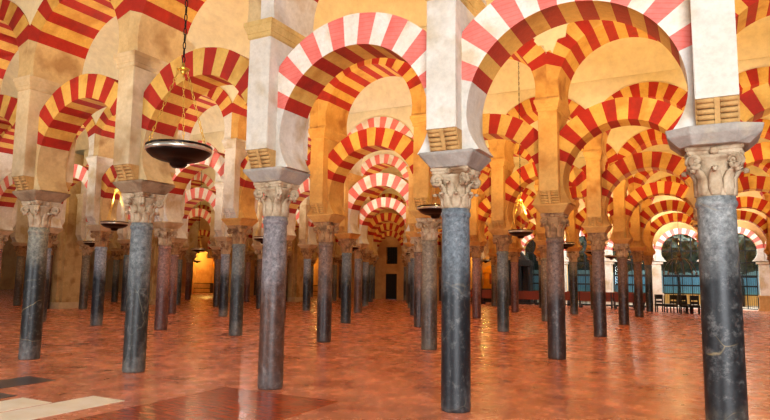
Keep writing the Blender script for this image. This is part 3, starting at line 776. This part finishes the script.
def chair_proto():
    r = thing('black_chair', '', 'chair', (0,0,0))
    b = bmesh.new(); box(b, -.23, .23, -.23, .22, .34, .46); bmesh.ops.bevel(b, geom=b.edges[:], offset=.012, segments=2, affect='EDGES'); obj('seat', fix(b), r, M['black'])
    for sx in (-1, 1):
        b = bmesh.new(); tube(b, [(sx*.18,-.18,0),(sx*.18,-.18,.43)], .036, 8); obj('leg', fix(b), r, M['black'])
        b = bmesh.new(); tube(b, [(sx*.18,.24,0),(sx*.18,.18,.43),(sx*.18,.22,.95)], .036, 8); obj('leg', fix(b), r, M['black'])
    b = bmesh.new(); box(b, -.19, .19, .18, .22, .70, .95); box(b, -.19, .19, .175, .215, .5, .62); obj('backrest', fix(b), r, M['black'])
    return r
CH = chair_proto()
for n_, (x, y, a, lb) in enumerate(((.55,28.9,.3,'black chair left of the pair in front of the arched window'),(1.15,28.6,-.4,'black chair in the middle of the left pair before the arched window'),(1.75,29.6,2.6,'black chair standing a little back between the others'),(2.25,28.3,.1,'black chair nearest the largest column'),(1.9,27.9,.9,'black chair turned sideways beside the nearest one'),(-.6,30.2,.5,'black chair by the dark column left of the arched window'))):
    o = CH if n_ == 0 else copy_tree(CH); o.location = (x, y, 0); o.rotation_euler.z = a; o['label'] = lb; o['group'] = 'black chairs before the window'

# ------------------------------------------------------------------ light
def light(kind, name, loc, energy, color, size=.05, rot=None, sy=None):
    L = bpy.data.lights.new(name, kind); L.energy = energy; L.color = color
    if kind == 'AREA':
        L.size = size
        if sy: L.shape = 'RECTANGLE'; L.size_y = sy
    else: L.shadow_soft_size = size
    o = link(bpy.data.objects.new(name, L)); o.location = loc
    if rot: o.rotation_euler = rot
    return o
WARMC = (1, .66, .25); WHITE = (1, .90, .80); COOL = (.93, .96, 1)
for i, k, x, y in warm_pts:
    light('POINT', 'lamp_light', (x, y, ZL+.14), 6 if i >= 0 else 8, WARMC, .05)
def spot(x, y, z, e, col, ang=150):
    o = light('SPOT', 'flood_light', (x, y, z), e, col, .0, (PI, 0, 0)); o.data.spot_size = math.radians(ang); o.data.spot_blend = .6  # unseen fill lamp added in mid-air, no fitting there
for i in range(-1, 6):
    for j in range(-14, 5, 1):
        x, y = S*j+HS, D*(i+.5)
        q = px(x, y, 5)
        if i >= 0 and (not (-160 < q[0] < 930)) or (j+i) % 2: continue
        if i < 0 and not -13 < x < -3: continue
        white = (-22 < x < -5 and i == 0) or (-21 < x < -6 and i in (1, 2)) or (x > -3 and i == 5)
        if white: col, e = WHITE, .9
        elif x > -12: col, e = WARMC, 1.1
        else: col, e = WARMC, .3
        if i >= 3 and not white: e *= .8
        spot(x, y, 3.4, (420 if i >= 0 else 200)*e, col, 165)
        light('POINT', 'flood_light', (x, y, 5.4), (65 if i >= 0 else 60)*e, col, .0)  # added bare fill point, brightens the bay
o = light('AREA', 'door_daylight', (6.5, -12.5, 4.4), 1150, COOL, 7, (math.radians(84), 0, math.radians(20)), 6); o.data.spread = math.radians(120)
for x in (-5.9, -1.5, 2.9): light('AREA', 'window_daylight', (x, YW-3.6, 5.6), 260, COOL, 2.5, (math.radians(70), 0, 0), 1.2)  # lamps added inside the hall to whiten the window wall
o = light('AREA', 'door_daylight', (-9, -13, 3.2), 420, COOL, 4, (math.radians(62), 0, math.radians(-14)), 4); o.data.spread = math.radians(110)  # second lamp, added behind the camera to lift the left foreground
light('AREA', 'courtyard_daylight', (4, YW+5, 12), 6500, COOL, 12, (0, 0, 0), 8)
light('AREA', 'courtyard_daylight', (3, YW+6, 8.6), 2500, COOL, 6, (math.radians(-62), 0, 0), 3)
w = bpy.data.worlds.new('world'); bpy.context.scene.world = w; w.use_nodes = True
w.node_tree.nodes['Background'].inputs[0].default_value = (.75, .88, 1, 1); w.node_tree.nodes['Background'].inputs[1].default_value = .15
sc = bpy.context.scene
sc.view_settings.view_transform = 'Standard'; sc.view_settings.look = 'None'; sc.view_settings.gamma = 1; sc.view_settings.use_curve_mapping = False
sc.view_settings.exposure = -0.02
sc.cycles.use_denoising = True
sc.cycles.sample_clamp_indirect = 6
